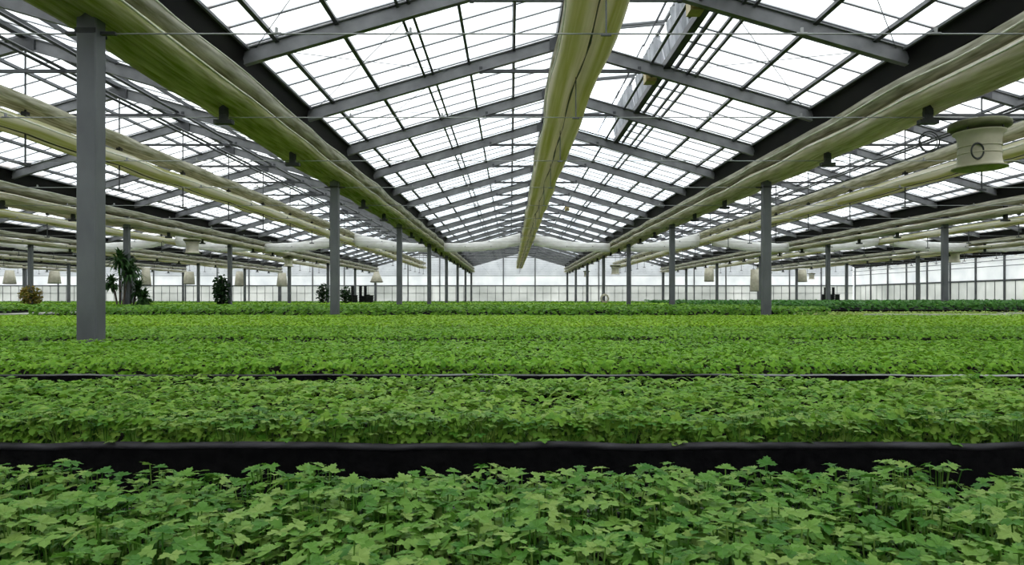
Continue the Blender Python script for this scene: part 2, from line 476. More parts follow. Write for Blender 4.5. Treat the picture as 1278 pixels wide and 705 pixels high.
for bi, bc in enumerate(BAYS):
    for k, y in enumerate(FR):
        if not in_view(bc, y, 5, 3): continue
        f = thing('roof_frame', None, None, (bc, y, E))
        if bi == MAIN: lab, gr = 'grey steel roof frame spanning the middle bay under the ridge', 'roof frames of the middle bay'
        else: lab, gr = 'grey steel roof frame of the ' + nth_bay(bi), 'roof frames of the ' + nth_bay(bi)
        tag(f, lab, 'roof frame', gr)
        for s in (-1, 1): inst('rafter', raf[s], f)
        inst('collar', col_me, f); inst('apex_plate', apx_me, f); inst('hanger_rod', rod_thin if bi == MAIN else rod_me, f)
        for s in (-1, 1): inst('collar_clip', knee_me[s], f)

# ---- longitudinal vent drive pipes lying on the collars
pipe_me = MB().tube((0, Y0, 0), (0, YE, 0), .03).mesh('pipe', M['dark'])
for bi, bc in enumerate(BAYS):
    for dx, h in ((.48, 4.31), (.66, 4.31), (1.36, 4.31), (-1.36, 4.31))[:2 if bi == MAIN else 4]:
        p = inst('drive_pipe', pipe_me, None, (bc + dx, 0, E + h))
        tag(p, 'dark drive pipe lying on the collars of the middle bay' if bi == MAIN else 'dark drive pipe on the collars of the ' + nth_bay(bi), 'pipe', 'drive pipes of the middle bay' if bi == MAIN else 'drive pipes of the ' + nth_bay(bi))

# ---- tie wires across all bays, one at each frame
w_me = MB().tube((ROWS[0], 0, 0), (ROWS[-1], 0, 0), .0075).mesh('tie_wire', M['wire'])
hook = MB()
for bc in BAYS:
    for d in (-3.2, -1.9, 1.9, 3.2): hook.box(bc + d - .012, bc + d + .012, -.012, .012, 0, .06).box(bc + d - .05, bc + d + .05, -.01, .01, .0, .014)
hook_me = hook.mesh('wire_hooks', M['wire'])
for y in FR:
    if y < 4: continue
    t = thing('tie_wire', 'thin grey tie wire stretched across the bays below the screens', 'wire', (0, y, E + 2.565), group='tie wires across the bays')
    inst('wire', w_me, t)
    tag(inst('wire_hook', hook_me, t), kind='stuff')

# ---- wind braces on the main roof
for sd in (-1, 1):
    for a, b in ((9.48, 12.48), (12.48, 15.48), (6.48, 9.48)):
        if sd > 0 and b > 12.5: continue
        for fl_ in (0, 1):
            ya, yb = (a, b) if fl_ == 0 else (b, a)
            p = lambda f, y: (BAYS[MAIN] + sd * HS * (1 - f), y, E + HF + (HA - HF) * f + .08)
            o = MB().tube(p(.05, ya), p(.56, yb), .006, 5).build('wind_brace', M['purlin'])
            tag(o, 'thin diagonal wind brace rod under the middle bay glass', 'brace', 'wind braces of the middle bay')

# ---- folded shade screens: packets under the gutters and under the ridges
rng = random.Random(3)
def packet_mesh(name, prof, mat, seed, sag=.03, wob=.034, step=.5):
    rs = np.random.RandomState(seed)
    n = len(prof); yy = np.arange(Y0, YE + .01, step); m = len(yy)
    ph = rs.rand(n, 6) * 6.28; fq = rs.rand(6) * 1.6 + .35
    P = np.array(prof)
    V = np.zeros((m, n, 3))
    wave = np.abs(np.sin((yy - .48) * math.pi / 3)) * sag
    common = sum(np.sin(yy * q + ph[0, j]) for j, q in enumerate(fq)) / 6
    for i in range(n):
        own = sum(np.sin(yy * q * 1.7 + ph[i, j]) for j, q in enumerate(fq)) / 6
        V[:, i, 0] = P[i, 0] + wob * 1.6 * common + wob * .5 * own
        V[:, i, 1] = yy
        V[:, i, 2] = P[i, 1] - wave * (1 if P[i, 1] < P[:, 1].mean() else .6) + wob * .5 * own
    mb = MB(); mb.v = [tuple(p) for p in V.reshape(-1, 3)]
    for a in range(m - 1):
        for i in range(n):
            j = (i + 1) % n
            mb.f.append((a * n + i, a * n + j, (a + 1) * n + j, (a + 1) * n + i))
    mb.f.append(tuple(reversed(range(n)))); mb.f.append(tuple((m - 1) * n + i for i in range(n)))
    return mb.mesh(name, mat, True), V
def hem_mesh(V, i, r=.014):
    mb = MB(); c = V[:, i, :]; k = 5
    for p in c:
        for q in range(k):
            a = 2 * math.pi * q / k
            mb.v.append((p[0] + r * math.cos(a), p[1], p[2] + r * math.sin(a)))
    for a in range(len(c) - 1):
        for q in range(k):
            mb.f.append((a * k + q, a * k + (q + 1) % k, (a + 1) * k + (q + 1) % k, (a + 1) * k + q))
    return mb.mesh('hem', M['hem'], True)
low_p = [(-.385, 2.80), (-.375, 2.74), (-.31, 2.695), (-.18, 2.68), (-.06, 2.70), (-.012, 2.735), (.012, 2.735), (.06, 2.70), (.18, 2.68), (.31, 2.695), (.375, 2.745), (.385, 2.83), (.34, 2.875), (.18, 2.865), (0, 2.88), (-.18, 2.865), (-.34, 2.865)]
up_p = [(-.36, 3.04), (-.33, 2.985), (-.2, 2.965), (-.05, 2.985), (.05, 2.985), (.2, 2.965), (.33, 2.99), (.365, 3.07), (.35, 3.16), (.28, 3.185), (.1, 3.175), (-.1, 3.175), (-.28, 3.18), (-.35, 3.14)]
mlow_p = [(-.33, 3.20), (-.32, 3.12), (-.25, 3.07), (-.13, 3.055), (-.04, 3.075), (-.012, 3.14), (.012, 3.14), (.04, 3.075), (.13, 3.055), (.25, 3.07), (.32, 3.12), (.33, 3.21), (.28, 3.31), (.12, 3.34), (-.12, 3.34), (-.28, 3.31)]
mup_p = [(-.30, 3.60), (-.27, 3.53), (-.15, 3.50), (0, 3.52), (.15, 3.50), (.27, 3.53), (.30, 3.62), (.27, 3.71), (.12, 3.75), (-.12, 3.75), (-.27, 3.71)]
packs = {}
for key, prof, mat, seeds in (('low', low_p, 'screen_low', (1, 2, 11)), ('up', up_p, 'screen_up', (3, 4, 12)), ('mlow', mlow_p, 'screen_mid', (5, 6)), ('mup', mup_p, 'screen_up', (7, 8))):
    for q, sd in enumerate(seeds):
        me, V = packet_mesh('screen', prof, M[mat], sd)
        packs[key, q] = (me, V)
        if q == 2 and key == 'low': me.materials[0] = M['screen_green']
hems = {('low', q): [hem_mesh(packs['low', q][1], i) for i in (0, 11)] for q in (0, 1, 2)}
hems.update({('up', q): [hem_mesh(packs['up', q][1], i) for i in (0, 8)] for q in (0, 1, 2)})
hems.update({('mlow', q): [hem_mesh(packs['mlow', q][1], i) for i in (0, 11)] for q in (0, 1)})
def seam_mesh(V):
    mb = MB(); r2 = random.Random(9); k = 4
    for a in range(len(V)):
        p = (V[a, 4] + V[a, 7]) / 2; w = r2.choice((.003, .008, .012, .016))
        mb.v += [(p[0] - w, p[1], p[2]), (p[0], p[1], p[2] - .012), (p[0] + w, p[1], p[2]), (p[0], p[1], p[2] + .02)]
    for a in range(len(V) - 1):
        for q in range(k): mb.f.append((a * k + q, a * k + (q + 1) % k, (a + 1) * k + (q + 1) % k, (a + 1) * k + q))
    return mb.mesh('seam', M['dark'])
seams = {q: seam_mesh(packs['mlow', q][1]) for q in (0, 1)}
def packet(x, keys, q, lab, gr):
    t = thing('shade_screen', lab, 'shade screen', (x, 0, E), group=gr)
    for k, nm in zip(keys, ('lower_screen', 'upper_screen')):
        sc = inst(nm, packs[k, q][0], t)
        for h in hems.get((k, q), []): inst('hem', h, sc)
        if k == 'mlow': inst('seam', seams[q], sc)
for ri, rx in enumerate(ROWS[1:-1], 1):
    if ri == MAIN: lab, gr = 'green folded shade screen packet under the gutter above the nearest post', None
    elif ri == MAIN + 1: lab, gr = 'green folded shade screen packet under the gutter beside the drum fan', None
    else: lab, gr = 'folded shade screen packet under the gutter of the ' + nth_row(ri), None
    packet(rx, ('low', 'up'), 2 if ri == MAIN else ri % 2, lab, gr)
for bi, bc in enumerate(BAYS):
    lab, gr = ('pale green folded shade screen hanging under the ridge of the middle bay', None) if bi == MAIN else ('folded shade screen under the ridge of the ' + nth_bay(bi), None)
    packet(bc, ('mlow', 'mup'), bi % 2, lab, gr)

# ---- columns
def column_meshes():
    sh = MB()
    a, b, c = .095, .085, .012
    prof = [(-a + c, -b), (a - c, -b), (a, -b + c), (a, b - c), (a - c, b), (-a + c, b), (-a, b - c), (-a, -b + c)]
    sh.prism(prof, (0, 0, 0.02), (0, 0, E + 3.11), up=(0, 1, 0))
    cl = MB().box(-.10, .10, -.094, -.086, 2.545, 2.59).box(-.10, .10, .086, .094, 2.545, 2.59).box(-.24, -.096, -.02, .02, 2.552, 2.582).box(.096, .24, -.02, .02, 2.552, 2.582)
    hd = MB().box(-.13, .13, -.12, .12, 3.0, 3.10)
    bs = MB().box(-.17, .17, -.17, .17, 0, .02)
    for x in (-.13, .13):
        for y in (-.13, .13): bs.tube((x, y, .02), (x, y, .05), .015)
    return [('shaft', sh.mesh('shaft', M['steel'])), ('clamp_plate', cl.mesh('clamp_plate', M['dark'])), ('head_plate', hd.mesh('head_plate', M['bracket'])), ('base_plate', bs.mesh('base_plate', M['steel']))]
cms = column_meshes()
for ri, rx in enumerate(ROWS[1:-1], 1):
    for k, y in enumerate(COLY[:]):
        if y > 69: y = 69.48
        if not in_view(rx, y, .3, 3): continue
        if ri == MAIN and k == 0: lab, gr = 'nearest thick grey steel column standing at the bench edge', None
        elif ri == MAIN: lab, gr = 'grey steel column behind the nearest thick column, in its row', 'columns of the row with the nearest column'
        elif ri == MAIN + 1: lab, gr = 'grey steel column in the row under the drum fan gutter', 'columns of the drum fan row'
        else: lab, gr = 'grey steel column in the ' + nth_row(ri), 'columns of the ' + nth_row(ri)
        t = thing('column', lab, 'column', (rx, y, 0), group=gr)
        for nm, me in cms:
            inst(nm, me, t, None if nm in ('shaft', 'base_plate') else (0, 0, E))

# ---- open ridge vents with pleated net
bc = BAYS[MAIN]
for y in (6.48, 9.48, 12.48, 15.48):
    lab = 'open hinged ridge vent with pleated grey insect net above black rail'
    t = thing('ridge_vent', lab, 'roof vent', (bc, y, E), group='open ridge vents')
    ra = Vector((.10, 0, 4.99)); fe = Vector((1.95, 0, 5.16)); rl = Vector((HS * (1 - VF) + .0, 0, HF + GLZ + (HA - HF) * VF))
    fr = MB()
    for q in (0.06, 2.94): fr.beam(ra + Vector((0, q, 0)), fe + Vector((0, q, 0)), .04, .05)
    fr.beam(fe + Vector((0, .06, 0)), fe + Vector((0, 2.94, 0)), .05, .06)
    fr.beam(ra + Vector((0, .06, 0)), ra + Vector((0, 2.94, 0)), .05, .06)
    fr = fr.build('vent_frame', M['steel'], t)
    for k in range(5):
        a = ra + Vector((.03, .09 + k * .565, 0)); b = fe + Vector((-.03, .09 + k * .565, 0))
        MB().add([a, b, b + Vector((0, .55, 0)), a + Vector((0, .55, 0)), a + Vector((0, 0, .01)), b + Vector((0, 0, .01)), b + Vector((0, .55, .01)), a + Vector((0, .55, .01))],
                 [(0, 3, 2, 1), (4, 5, 6, 7), (0, 1, 5, 4), (1, 2, 6, 5), (2, 3, 7, 6), (3, 0, 4, 7)]).build('pane', M['glass'], fr)
    nb = MB(); vsn = []
    nn = 18
    for i in range(nn + 1):
        q = .05 + 2.9 * i / nn; off = .07 if i % 2 else -.05
        edge = min(i, nn - i) / 3.0
        topf = min(1, .45 + .55 * edge)
        b0 = rl + Vector((off * .5, q, .03)); b1 = rl.lerp(fe, topf) + Vector((off - .02, q, -.03))
        vsn += [b0, b1, b1 + Vector((.004, 0, 0)), b0 + Vector((.004, 0, 0))]
    fcs = []
    for i in range(nn):
        a = i * 4
        for p in range(4): fcs.append((a + p, a + (p + 1) % 4, a + 4 + (p + 1) % 4, a + 4 + p))
    fcs += [(0, 1, 2, 3), (nn * 4 + 3, nn * 4 + 2, nn * 4 + 1, nn * 4)]
    nb.add(vsn, fcs).build('insect_net', M['net'], t)
    MB().beam(rl + Vector((0, .0, -.03)), rl + Vector((0, 3.0, -.03)), .13, .12).beam(rl + Vector((.19, 0, -.06)), rl + Vector((.19, 3.0, -.06)), .05, .06).build('sill_rail', M['dark'], t)
    for q in (1.0, 2.0):
        MB().tube((1.36, q, 4.33), (1.75, q, 5.12), .014).build('push_rod', M['dark'], t)

def vent_motor(y, lab):
    x0 = bc + HS * (1 - VF) - .22; h = 4.26
    t = thing('vent_motor', lab, 'motor', (x0, y, E + h))
    MB().box(-.10, .10, -.13, .13, -.10, .12).box(-.07, .07, -.16, .16, -.07, .09).build('housing', M['motor'], t)
    MB().lathe([(0, .12), (.07, .12), (.07, .24), (.05, .27), (0, .27)], 14).build('motor_cap', M['motor'], t, True)
    MB().tube((0, -.3, -.02), (0, .3, -.02), .03, 8).build('drive_shaft', M['dark'], t)
vent_motor(9.75, 'ochre vent motor on the black rail at the nearer roof frame')
vent_motor(12.9, 'ochre vent motor on the black rail behind the next roof frame')
vent_motor(31.8, 'small ochre vent motor high under the far closed roof')

# ---- white film curtain rolled up across all bays
YC = 37.4
for i in range(18):
    xa = ROWS[0] + 5 * i
    up = i % 2 == 0
    mb = MB(); n = 10; m = 14
    rs = random.Random(i)
    for k in range(m + 1):
        f = k / m; x = xa + .37 + 4.26 * f
        g = f if up else 1 - f
        h = 2.84 + .46 * g - .16 * math.sin(math.pi * f) + .015 * rs.uniform(-1, 1)
        ry, rz = .20, .25 + .11 * g - .03 * math.sin(math.pi * f)
        for j in range(n):
            a = 2 * math.pi * j / n
            mb.v.append((x, YC + ry * math.cos(a), E + h + rz * math.sin(a) * (1 + .08 * rs.uniform(-1, 1))))
    for k in range(m):
        for j in range(n): mb.f.append((k * n + j, k * n + (j + 1) % n, (k + 1) * n + (j + 1) % n, (k + 1) * n + j))
    mb.f.append(tuple(reversed(range(n)))); mb.f.append(tuple(m * n + j for j in range(n)))
    o = mb.build('rolled_curtain', M['white_film'], None, True)
    tag(o, 'white film curtain rolled up crosswise in the ' + ('middle bay, ' + ('drum fan' if i % 2 else 'nearest column') + ' half' if i // 2 == MAIN else nth_bay(i // 2)), 'curtain', None if i // 2 == MAIN else 'rolled curtains of the ' + nth_bay(i // 2))

# ---- hanging fans and ducts
def drum_fan(x, y, h, s, lab, gr=None, pale=False, coil=True):
    t = thing('drum_fan', lab, 'fan', (x, y, E + h), group=gr)
    t.scale = (s, s, s)
    m = M['fanpale'] if pale else M['fan']
    dr = MB().lathe([(.335, .02), (.345, .0), (.335, -.0), (.30, .025), (.275, .07), (.265, .14), (.262, .30), (.268, .42), (.29, .475), (.325, .50), (.325, .515), (.28, .51), (.25, .45), (.24, .10), (.30, .02), (.335, .02)], 32).build('drum', m, t, True)
    for z in (.20, .30): MB().torus((0, 0, z), .268, .008, 'z', 32, 6).build('band', M['fan'] if not pale else M['pale'], dr, True)
    MB().lathe([(0, .555), (.35, .555), (.385, .575), (.385, .635), (.36, .655), (.10, .69), (0, .69)], 32).build('lid', M['lid'], t, True)
    fm = MB().lathe([(.07, .12), (.07, .34), (0, .34)], 16).lathe([(0, .12), (.07, .12)], 16).build('fan_motor', M['dark'], t, True)
    for k in range(5):
        a = 2 * math.pi * k / 5; c, s_ = math.cos(a), math.sin(a)
        MB().add([(c * .06 - s_ * .03, s_ * .06 + c * .03, .16), (c * .23 - s_ * .06, s_ * .23 + c * .06, .18), (c * .23 + s_ * .06, s_ * .23 - c * .06, .13), (c * .06 + s_ * .03, s_ * .06 - c * .03, .14),
                  (c * .06 - s_ * .03, s_ * .06 + c * .03, .165), (c * .23 - s_ * .06, s_ * .23 + c * .06, .185), (c * .23 + s_ * .06, s_ * .23 - c * .06, .135), (c * .06 + s_ * .03, s_ * .06 - c * .03, .145)],
                 [(0, 1, 2, 3), (7, 6, 5, 4), (0, 4, 5, 1), (1, 5, 6, 2), (2, 6, 7, 3), (3, 7, 4, 0)]).build('blade', M['dark'], fm)
    for k in range(4):
        a = 2 * math.pi * k / 4 + .5
        MB().tube((.30 * math.cos(a), .30 * math.sin(a), .50), (.30 * math.cos(a), .30 * math.sin(a), .62), .012).build('spacer', M['dark'], t)
    MB().tube((0, 0, .68), (0, 0, max(.72, (2.575 - h) / s)), .015).build('hanger', M['dark'], t)
    if coil:
        MB().torus((-.19, -.235, .20), .085, .012, 'y', 20, 6, 1.25).build('cable_loop', M['bracket'], t, True)
    return t
f = drum_fan(6.66, 9.48, 1.84, 1.0, 'cream drum fan hanging close beside the green screen packet')
MB().tube((-.75, 0, .70), (1.2, 0, .70), .018).build('cross_arm', M['dark'], f)
hc = MB().torus((5.95, 9.48, E + 2.22), .145, .010, 'y', 28, 6).torus((5.955, 9.50, E + 2.22), .12, .006, 'y', 28, 6).build('cable_coil', M['bracket'], None, True)
tag(hc, 'black cable coil hanging from the bracket beside the drum fan', 'cable')
far_fans = [(240, 308, 27.48, .9), (360, 327, 42.48, .95), (768, 337, 48.48, 1.0), (1191, 321, 39.48, 1.0), (732, 342, 60.48, .8), (1013, 345, 66.48, .9)]
for px, py, y, s in far_fans:
    drum_fan((px - 637) * y / FPX, y, (372 - py) * y / FPX - .3 * s, s, 'small cream drum fan hanging far back among the columns', 'far drum fans', True, False)
def duct(px, py, y, wtop, wbot, hh):
    y = 6.48 + 3 * round((y - 6.48) / 3)
    x = (px - 637) * y / FPX; h = (372 - py) * y / FPX
    t = thing('air_duct', 'pale tapered cloth air duct hanging near the far end wall', 'air duct', (x, y, E + h), group='hanging air ducts at the end wall')
    MB().lathe([(0, -hh / 2), (wbot * .9, -hh / 2), (wbot, -hh / 2 + .05), ((wbot + wtop) / 2 * 1.04, 0), (wtop, hh / 2), (0, hh / 2 + .02)], 16).build('sleeve', M['fanpale'], t, True)
    MB().torus((0, 0, -hh / 2 + .05), wbot, .02, 'z', 20, 6).build('hoop', M['bracket'], t, True)
    MB().tube((0, 0, hh / 2), (0, 0, 2.575 - h), .02).build('hanger', M['dark'], t)
for px, py, y, a, b, hh in ((12, 346, 64, .35, .55, 1.3), (68, 346, 64, .40, .55, 1.2), (182, 345, 60, .30, .45, 1.6), (236, 347, 64, .40, .5, 1.2), (299, 348, 62, .30, .45, 1.4), (352, 349, 64, .35, .5, 1.3),
                           (470, 346, 58, .2, .55, .9), (885, 343, 62, .40, .45, 1.3), (942, 350, 60, .35, .40, 2.0), (1001, 344, 62, .35, .45, 1.2)):
    duct(px, py, y, a, b, hh)

# ------------------------------------------------------------------ leaves
def leaflet(detail):
    if detail == 2:
        m = [(0, 0), (0, .33), (0, .66), (0, 1.0)]
        r = [(.20, .12), (.40, .40), (.25, .46), (.30, .70), (.12, .78)]
        v = [(x, y, .06 * y - .10 * y * y) for x, y in m]
        for sgn in (1, -1): v += [(sgn * x, y, .26 * x + .06 * y - .16 * y * y) for x, y in r]
        f = []
        for o, fl_ in ((4, 0), (9, 1)):
            t = [(0, o, 1), (o, o + 1, 1), (o + 1, o + 2, 1), (1, o + 2, 2), (o + 2, o + 3, 2), (o + 3, o + 4, 2), (o + 4, 3, 2)]
            f += [q if not fl_ else q[::-1] for q in t]
        return v, f
    v = [(0, 0, 0), (0, .5, -.02), (0, 1, -.18), (.42, .45, .03), (.22, .82, -.06), (-.42, .45, .03), (-.22, .82, -.06)]
    f = [(0, 3, 1), (3, 4, 1), (4, 2, 1), (0, 1, 5), (5, 1, 6), (6, 1, 2)]
    return v, f

def leaf_template(detail):
    """three toothed leaflets spreading from the origin, about 2 units across"""
    if detail == 0:
        v = [(0, -.25, 0), (.62, .15, .06), (0, 1, -.18), (-.62, .15, .06), (0, .35, -.03)]
        return np.array(v, float), [(0, 1, 4), (1, 2, 4), (2, 3, 4), (3, 0, 4)]
    V = []; F = []
    for ang, sc in ((0, 1.0), (1.42, .88), (-1.42, .88)):
        v, f = leaflet(detail)
        n = len(V); c, s = math.cos(ang), math.sin(ang)
        for x, y, z in v:
            V.append((sc * (x * c - y * s), sc * (x * s + y * c) + .05, sc * z))
        F += [tuple(i + n for i in q) for q in f]
    return np.array(V, float), F
TPL = {d: leaf_template(d) for d in (0, 1, 2)}

def rot_mats(yaw, tx, ty):
    n = len(yaw)
    cz, sz = np.cos(yaw), np.sin(yaw)
    Rz = np.zeros((n, 3, 3)); Rz[:, 0, 0] = cz; Rz[:, 0, 1] = -sz; Rz[:, 1, 0] = sz; Rz[:, 1, 1] = cz; Rz[:, 2, 2] = 1
    cx, sx = np.cos(tx), np.sin(tx)
    Rx = np.zeros((n, 3, 3)); Rx[:, 0, 0] = 1; Rx[:, 1, 1] = cx; Rx[:, 1, 2] = -sx; Rx[:, 2, 1] = sx; Rx[:, 2, 2] = cx
    cy, sy = np.cos(ty), np.sin(ty)
    Ry = np.zeros((n, 3, 3)); Ry[:, 1, 1] = 1; Ry[:, 0, 0] = cy; Ry[:, 0, 2] = sy; Ry[:, 2, 0] = -sy; Ry[:, 2, 2] = cy
    return Rx @ Ry @ Rz

def leaves_mesh(name, P, yaw, tx, ty, size, tint, detail, mat):
    tv, tf = TPL[detail]
    R = rot_mats(yaw, tx, ty)
    V = np.einsum('nij,vj->nvi', R, tv) * size[:, None, None] + P[:, None, :]
    n, k = V.shape[0], V.shape[1]
    F = np.array(tf); nf = len(F)
    FI = (F[None] + (np.arange(n) * k)[:, None, None]).reshape(-1)
    me = bpy.data.meshes.new(name)
    me.vertices.add(n * k); me.vertices.foreach_set('co', V.astype(np.float32).ravel())
    me.loops.add(len(FI)); me.loops.foreach_set('vertex_index', FI.astype(np.int32))
    me.polygons.add(n * nf)
    me.polygons.foreach_set('loop_start', np.arange(0, len(FI), 3, dtype=np.int32))
    at = me.attributes.new('tint', 'FLOAT', 'POINT')
    at.data.foreach_set('value', np.repeat(tint, k).astype(np.float32))
    me.materials.append(mat)
    me.update(calc_edges=True)
    return me

def und(x, y, seed, L):
    rs = np.random.RandomState(seed); a = np.zeros_like(x)
    for i in range(7):
        t = rs.rand() * 6.28; k = (6.28 / L) * (.5 + rs.rand() * 1.6)
        a += np.sin(k * (x * math.cos(t) + y * math.sin(t)) + rs.rand() * 6.28)
    return a / 4.0

def canopy(x0, x1, y0, y1, top, soil, dens, size, detail, mat, seed, amp=.015, L=.6, skip=None, tilt=.27, layer=.03, face=1.0):
    rs = np.random.RandomState(seed)
    n = int((x1 - x0) * (y1 - y0) * dens)
    nx = max(1, int(math.sqrt(n * (x1 - x0) / (y1 - y0)))); ny = max(1, n // nx)
    gx, gy = np.meshgrid(np.arange(nx), np.arange(ny))
    x = x0 + (gx.ravel() + rs.rand(nx * ny)) * (x1 - x0) / nx
    y = y0 + (gy.ravel() + rs.rand(nx * ny)) * (y1 - y0) / ny
    if skip is not None:
        k = ~((x > skip[0]) & (x < skip[1]) & (y > skip[2]) & (y < skip[3])); x, y = x[k], y[k]
    n = len(x)
    tz = top + amp * und(x, y, seed + 5, L)
    z = tz - np.abs(rs.randn(n)) * layer
    d = y - y0
    edge = np.clip(1 - d / (size * 2.2), 0, 1)                        # leaves spill over the front edge
    z = z - edge * rs.rand(n) * (top - soil) * .95
    z = np.maximum(z, soil + .015)
    tx = rs.randn(n) * tilt + edge * .55
    ty = rs.randn(n) * tilt
    ne = int((x1 - x0) * (top - soil) * dens * 1.6 * face)      # the leafy front face of the bed
    if ne:
        xe = x0 + rs.rand(ne) * (x1 - x0); keep = np.ones(ne, bool)
        x = np.concatenate([x, xe]); y = np.concatenate([y, y0 - size * .3 + rs.rand(ne) * size * 1.5])
        te = top + amp * und(xe, np.full(ne, y0), seed + 5, L)
        z = np.concatenate([z, soil + .03 + rs.rand(ne) * (te - soil - .03)])
        tx = np.concatenate([tx, .75 + rs.randn(ne) * .3]); ty = np.concatenate([ty, rs.randn(ne) * .35]); n += ne
    P = np.stack([x, y, z], 1)
    return leaves_mesh('foliage', P, rs.rand(n) * 6.28, tx, ty, size * (.75 + .5 * rs.rand(n)), np.clip(.5 + .22 * rs.randn(n) + .12 * und(x, y, seed + 9, L * 2.3), 0, 1), detail, mat)

# ------------------------------------------------------------------ benches
def bench(x0, x1, y0, y1, soil, lab, rim='rim', skirt=.30, wavy=0.0, seed=0, legs=True, rr=.012):
    t = thing('plant_bench', lab, 'bench', ((x0 + x1) / 2, y0, 0))
    cx = (x0 + x1) / 2; X0, X1 = x0 - cx, x1 - cx; D = y1 - y0
    MB().box(X0, X1, 0, D, soil - .06, soil).build('soil_bed', M['soil'], t)
    n = max(8, int((x1 - x0) / .12)) if wavy else 2
    rs = random.Random(seed); ph = [rs.random() * 6.28 for _ in range(6)]
    def edge(y_out, sgn, name):
        rb = MB(); sk = MB(); q = 8
        for i in range(n + 1):
            x = X0 + (X1 - X0) * i / n
            w = wavy * sum(math.sin(x * f + p) for f, p in zip((.7, 1.3, 2.3, 4.1, 7.0, 11), ph)) / 4
            wz = .35 * wavy * sum(math.sin(x * f + p) for f, p in zip((1.1, 2.7, 5.3, 8.0, 13, 17), ph)) / 4
            for j in range(q):
                a = 2 * math.pi * j / q
                rb.v.append((x, y_out + sgn * (.016 + w) + rr * 1.3 * math.cos(a), soil + .036 + wz + rr * math.sin(a)))
            for dy, z in ((-.004, soil + .036 + wz), (.004, soil + .036 + wz), (.004, soil - skirt), (-.004, soil - skirt)):
                sk.v.append((x, y_out + sgn * (.016 + w * (1 if z > soil else 1.5)) + dy + sgn * .006, z))
        for i in range(n):
            for j in range(q): rb.f.append((i * q + j, i * q + (j + 1) % q, (i + 1) * q + (j + 1) % q, (i + 1) * q + j))
            for j in range(4): sk.f.append((i * 4 + j, i * 4 + (j + 1) % 4, (i + 1) * 4 + (j + 1) % 4, (i + 1) * 4 + j))
        rb.f += [tuple(range(q)), tuple(n * q + j for j in reversed(range(q)))]
        rb.build('rim', M[rim], t, True); sk.build('skirt', M['liner'], t)
    edge(0, -1, 'front'); edge(D, 1, 'back')
    for x in (X0, X1):
        MB().box(x - .02, x + .02, 0, D, soil - skirt, soil + .05).build('end_board', M['liner'], t)
    if legs:
        k = max(2, int((x1 - x0) / 3) + 1)
        for i in range(k):
            for y in (.12, D - .12):
                x = X0 + .15 + (X1 - X0 - .3) * i / (k - 1)
                MB().box(x - .025, x + .025, y - .025, y + .025, 0, soil - .06).build('leg', M['dark'], t)
    return t

TOP = E - .373
SOIL = TOP - .145
bench(-2.0, 2.0, .22, 1.48, SOIL, 'black lined bench of seedlings in front of the wide dark aisle', wavy=.012, seed=1)
bench(-3.6, 3.6, 2.10, 3.28, TOP - .125, 'black lined bench of seedlings right behind the wide dark aisle', wavy=.02, seed=2)
bench(-6.6, 6.6, 4.00, 6.15, TOP - .125, 'seedling bench with a dull metal edge before the nearest column', rim='rim_alu', wavy=.01, seed=3, rr=.008)
bench(-11.5, 11.5, 6.92, 9.20, TOP - .125, 'long light green seedling bench just behind the nearest column', wavy=.01, seed=4)
bench(-14.5, 17, 9.60, 15.2, TOP - .125, 'deep yellow green seedling bench ending at the second column', seed=5)

# ---- individual seedlings: the ones that show largest
def plant_variant(seed, nleaf=14):
    rs = random.Random(seed); out = []
    tv, tf = TPL[2]
    for i in range(nleaf):
        az = 2.4 * i + rs.uniform(-.4, .4)
        inner = i / nleaf
        rad = .010 + .046 * (1 - inner) * rs.uniform(.7, 1.15)
        hgt = .118 + .030 * inner * rs.uniform(.5, 1.1) - .02 * rs.random()
        if i < 3: hgt -= .045 * rs.random() + .01
        sz = rs.uniform(.020, .028)
        yaw = az - math.pi / 2 + rs.uniform(-.5, .5)
        tx, ty = rs.gauss(0, .16), rs.gauss(0, .16)
        lean = rs.uniform(-.22, .22)
        Rm = Matrix.Rotation(az, 3, 'Z') @ Matrix.Rotation(lean, 3, 'Y') @ Matrix.Rotation(-az, 3, 'Z') @ Matrix.Rotation(tx, 3, 'X') @ Matrix.Rotation(ty, 3, 'Y') @ Matrix.Rotation(yaw, 3, 'Z')
        p = Vector((rad * math.cos(az), rad * math.sin(az), hgt))
        mb = MB(); mb.add([Rm @ Vector(v) * sz + p for v in tv], tf)
        mb.tube((.004 * math.cos(az), .004 * math.sin(az), 0), p, .0013, 3)
        out.append(mb.mesh('leaf', M['leaf1']))
    return out
VAR = [plant_variant(s) for s in range(8)]
rs = random.Random(11)
spots = []
nx, ny = 30, 7
for j in range(ny):
    for i in range(nx):
        x = -1.24 + 2.48 * (i + .5 + .35 * rs.uniform(-1, 1)) / nx
        y = .92 + .55 * (j + .5 + .35 * rs.uniform(-1, 1)) / ny
        spots.append((x, y, 0))
for i in range(50):
    for j in range(2):
        spots.append((-1.72 + 3.44 * (i + .5 + .3 * rs.uniform(-1, 1)) / 50, 2.135 + .072 * (j + .3 * rs.uniform(-1, 1)), 1))
for x, y, b in spots:
    u = float(und(np.array([x]), np.array([y]), 17, .55)[0])
    if b == 0: lab, gr = 'leafy green seedling with toothed three part leaves in front of the dark aisle', 'seedlings before the dark aisle'
    else: lab, gr = 'leafy green seedling at the bench edge right behind the dark aisle', 'seedlings along the edge behind the dark aisle'
    t = thing('seedling', lab, 'plant', (x, y, SOIL if b == 0 else TOP - .125), rs.uniform(0, 6.28), gr)
    s = 1.13 + .15 * u + rs.uniform(-.05, .05)
    if b: s *= .79
    t.scale = (1.05, 1.05, s)
    for me in VAR[rs.randrange(8)]: inst('leaf', me, t)

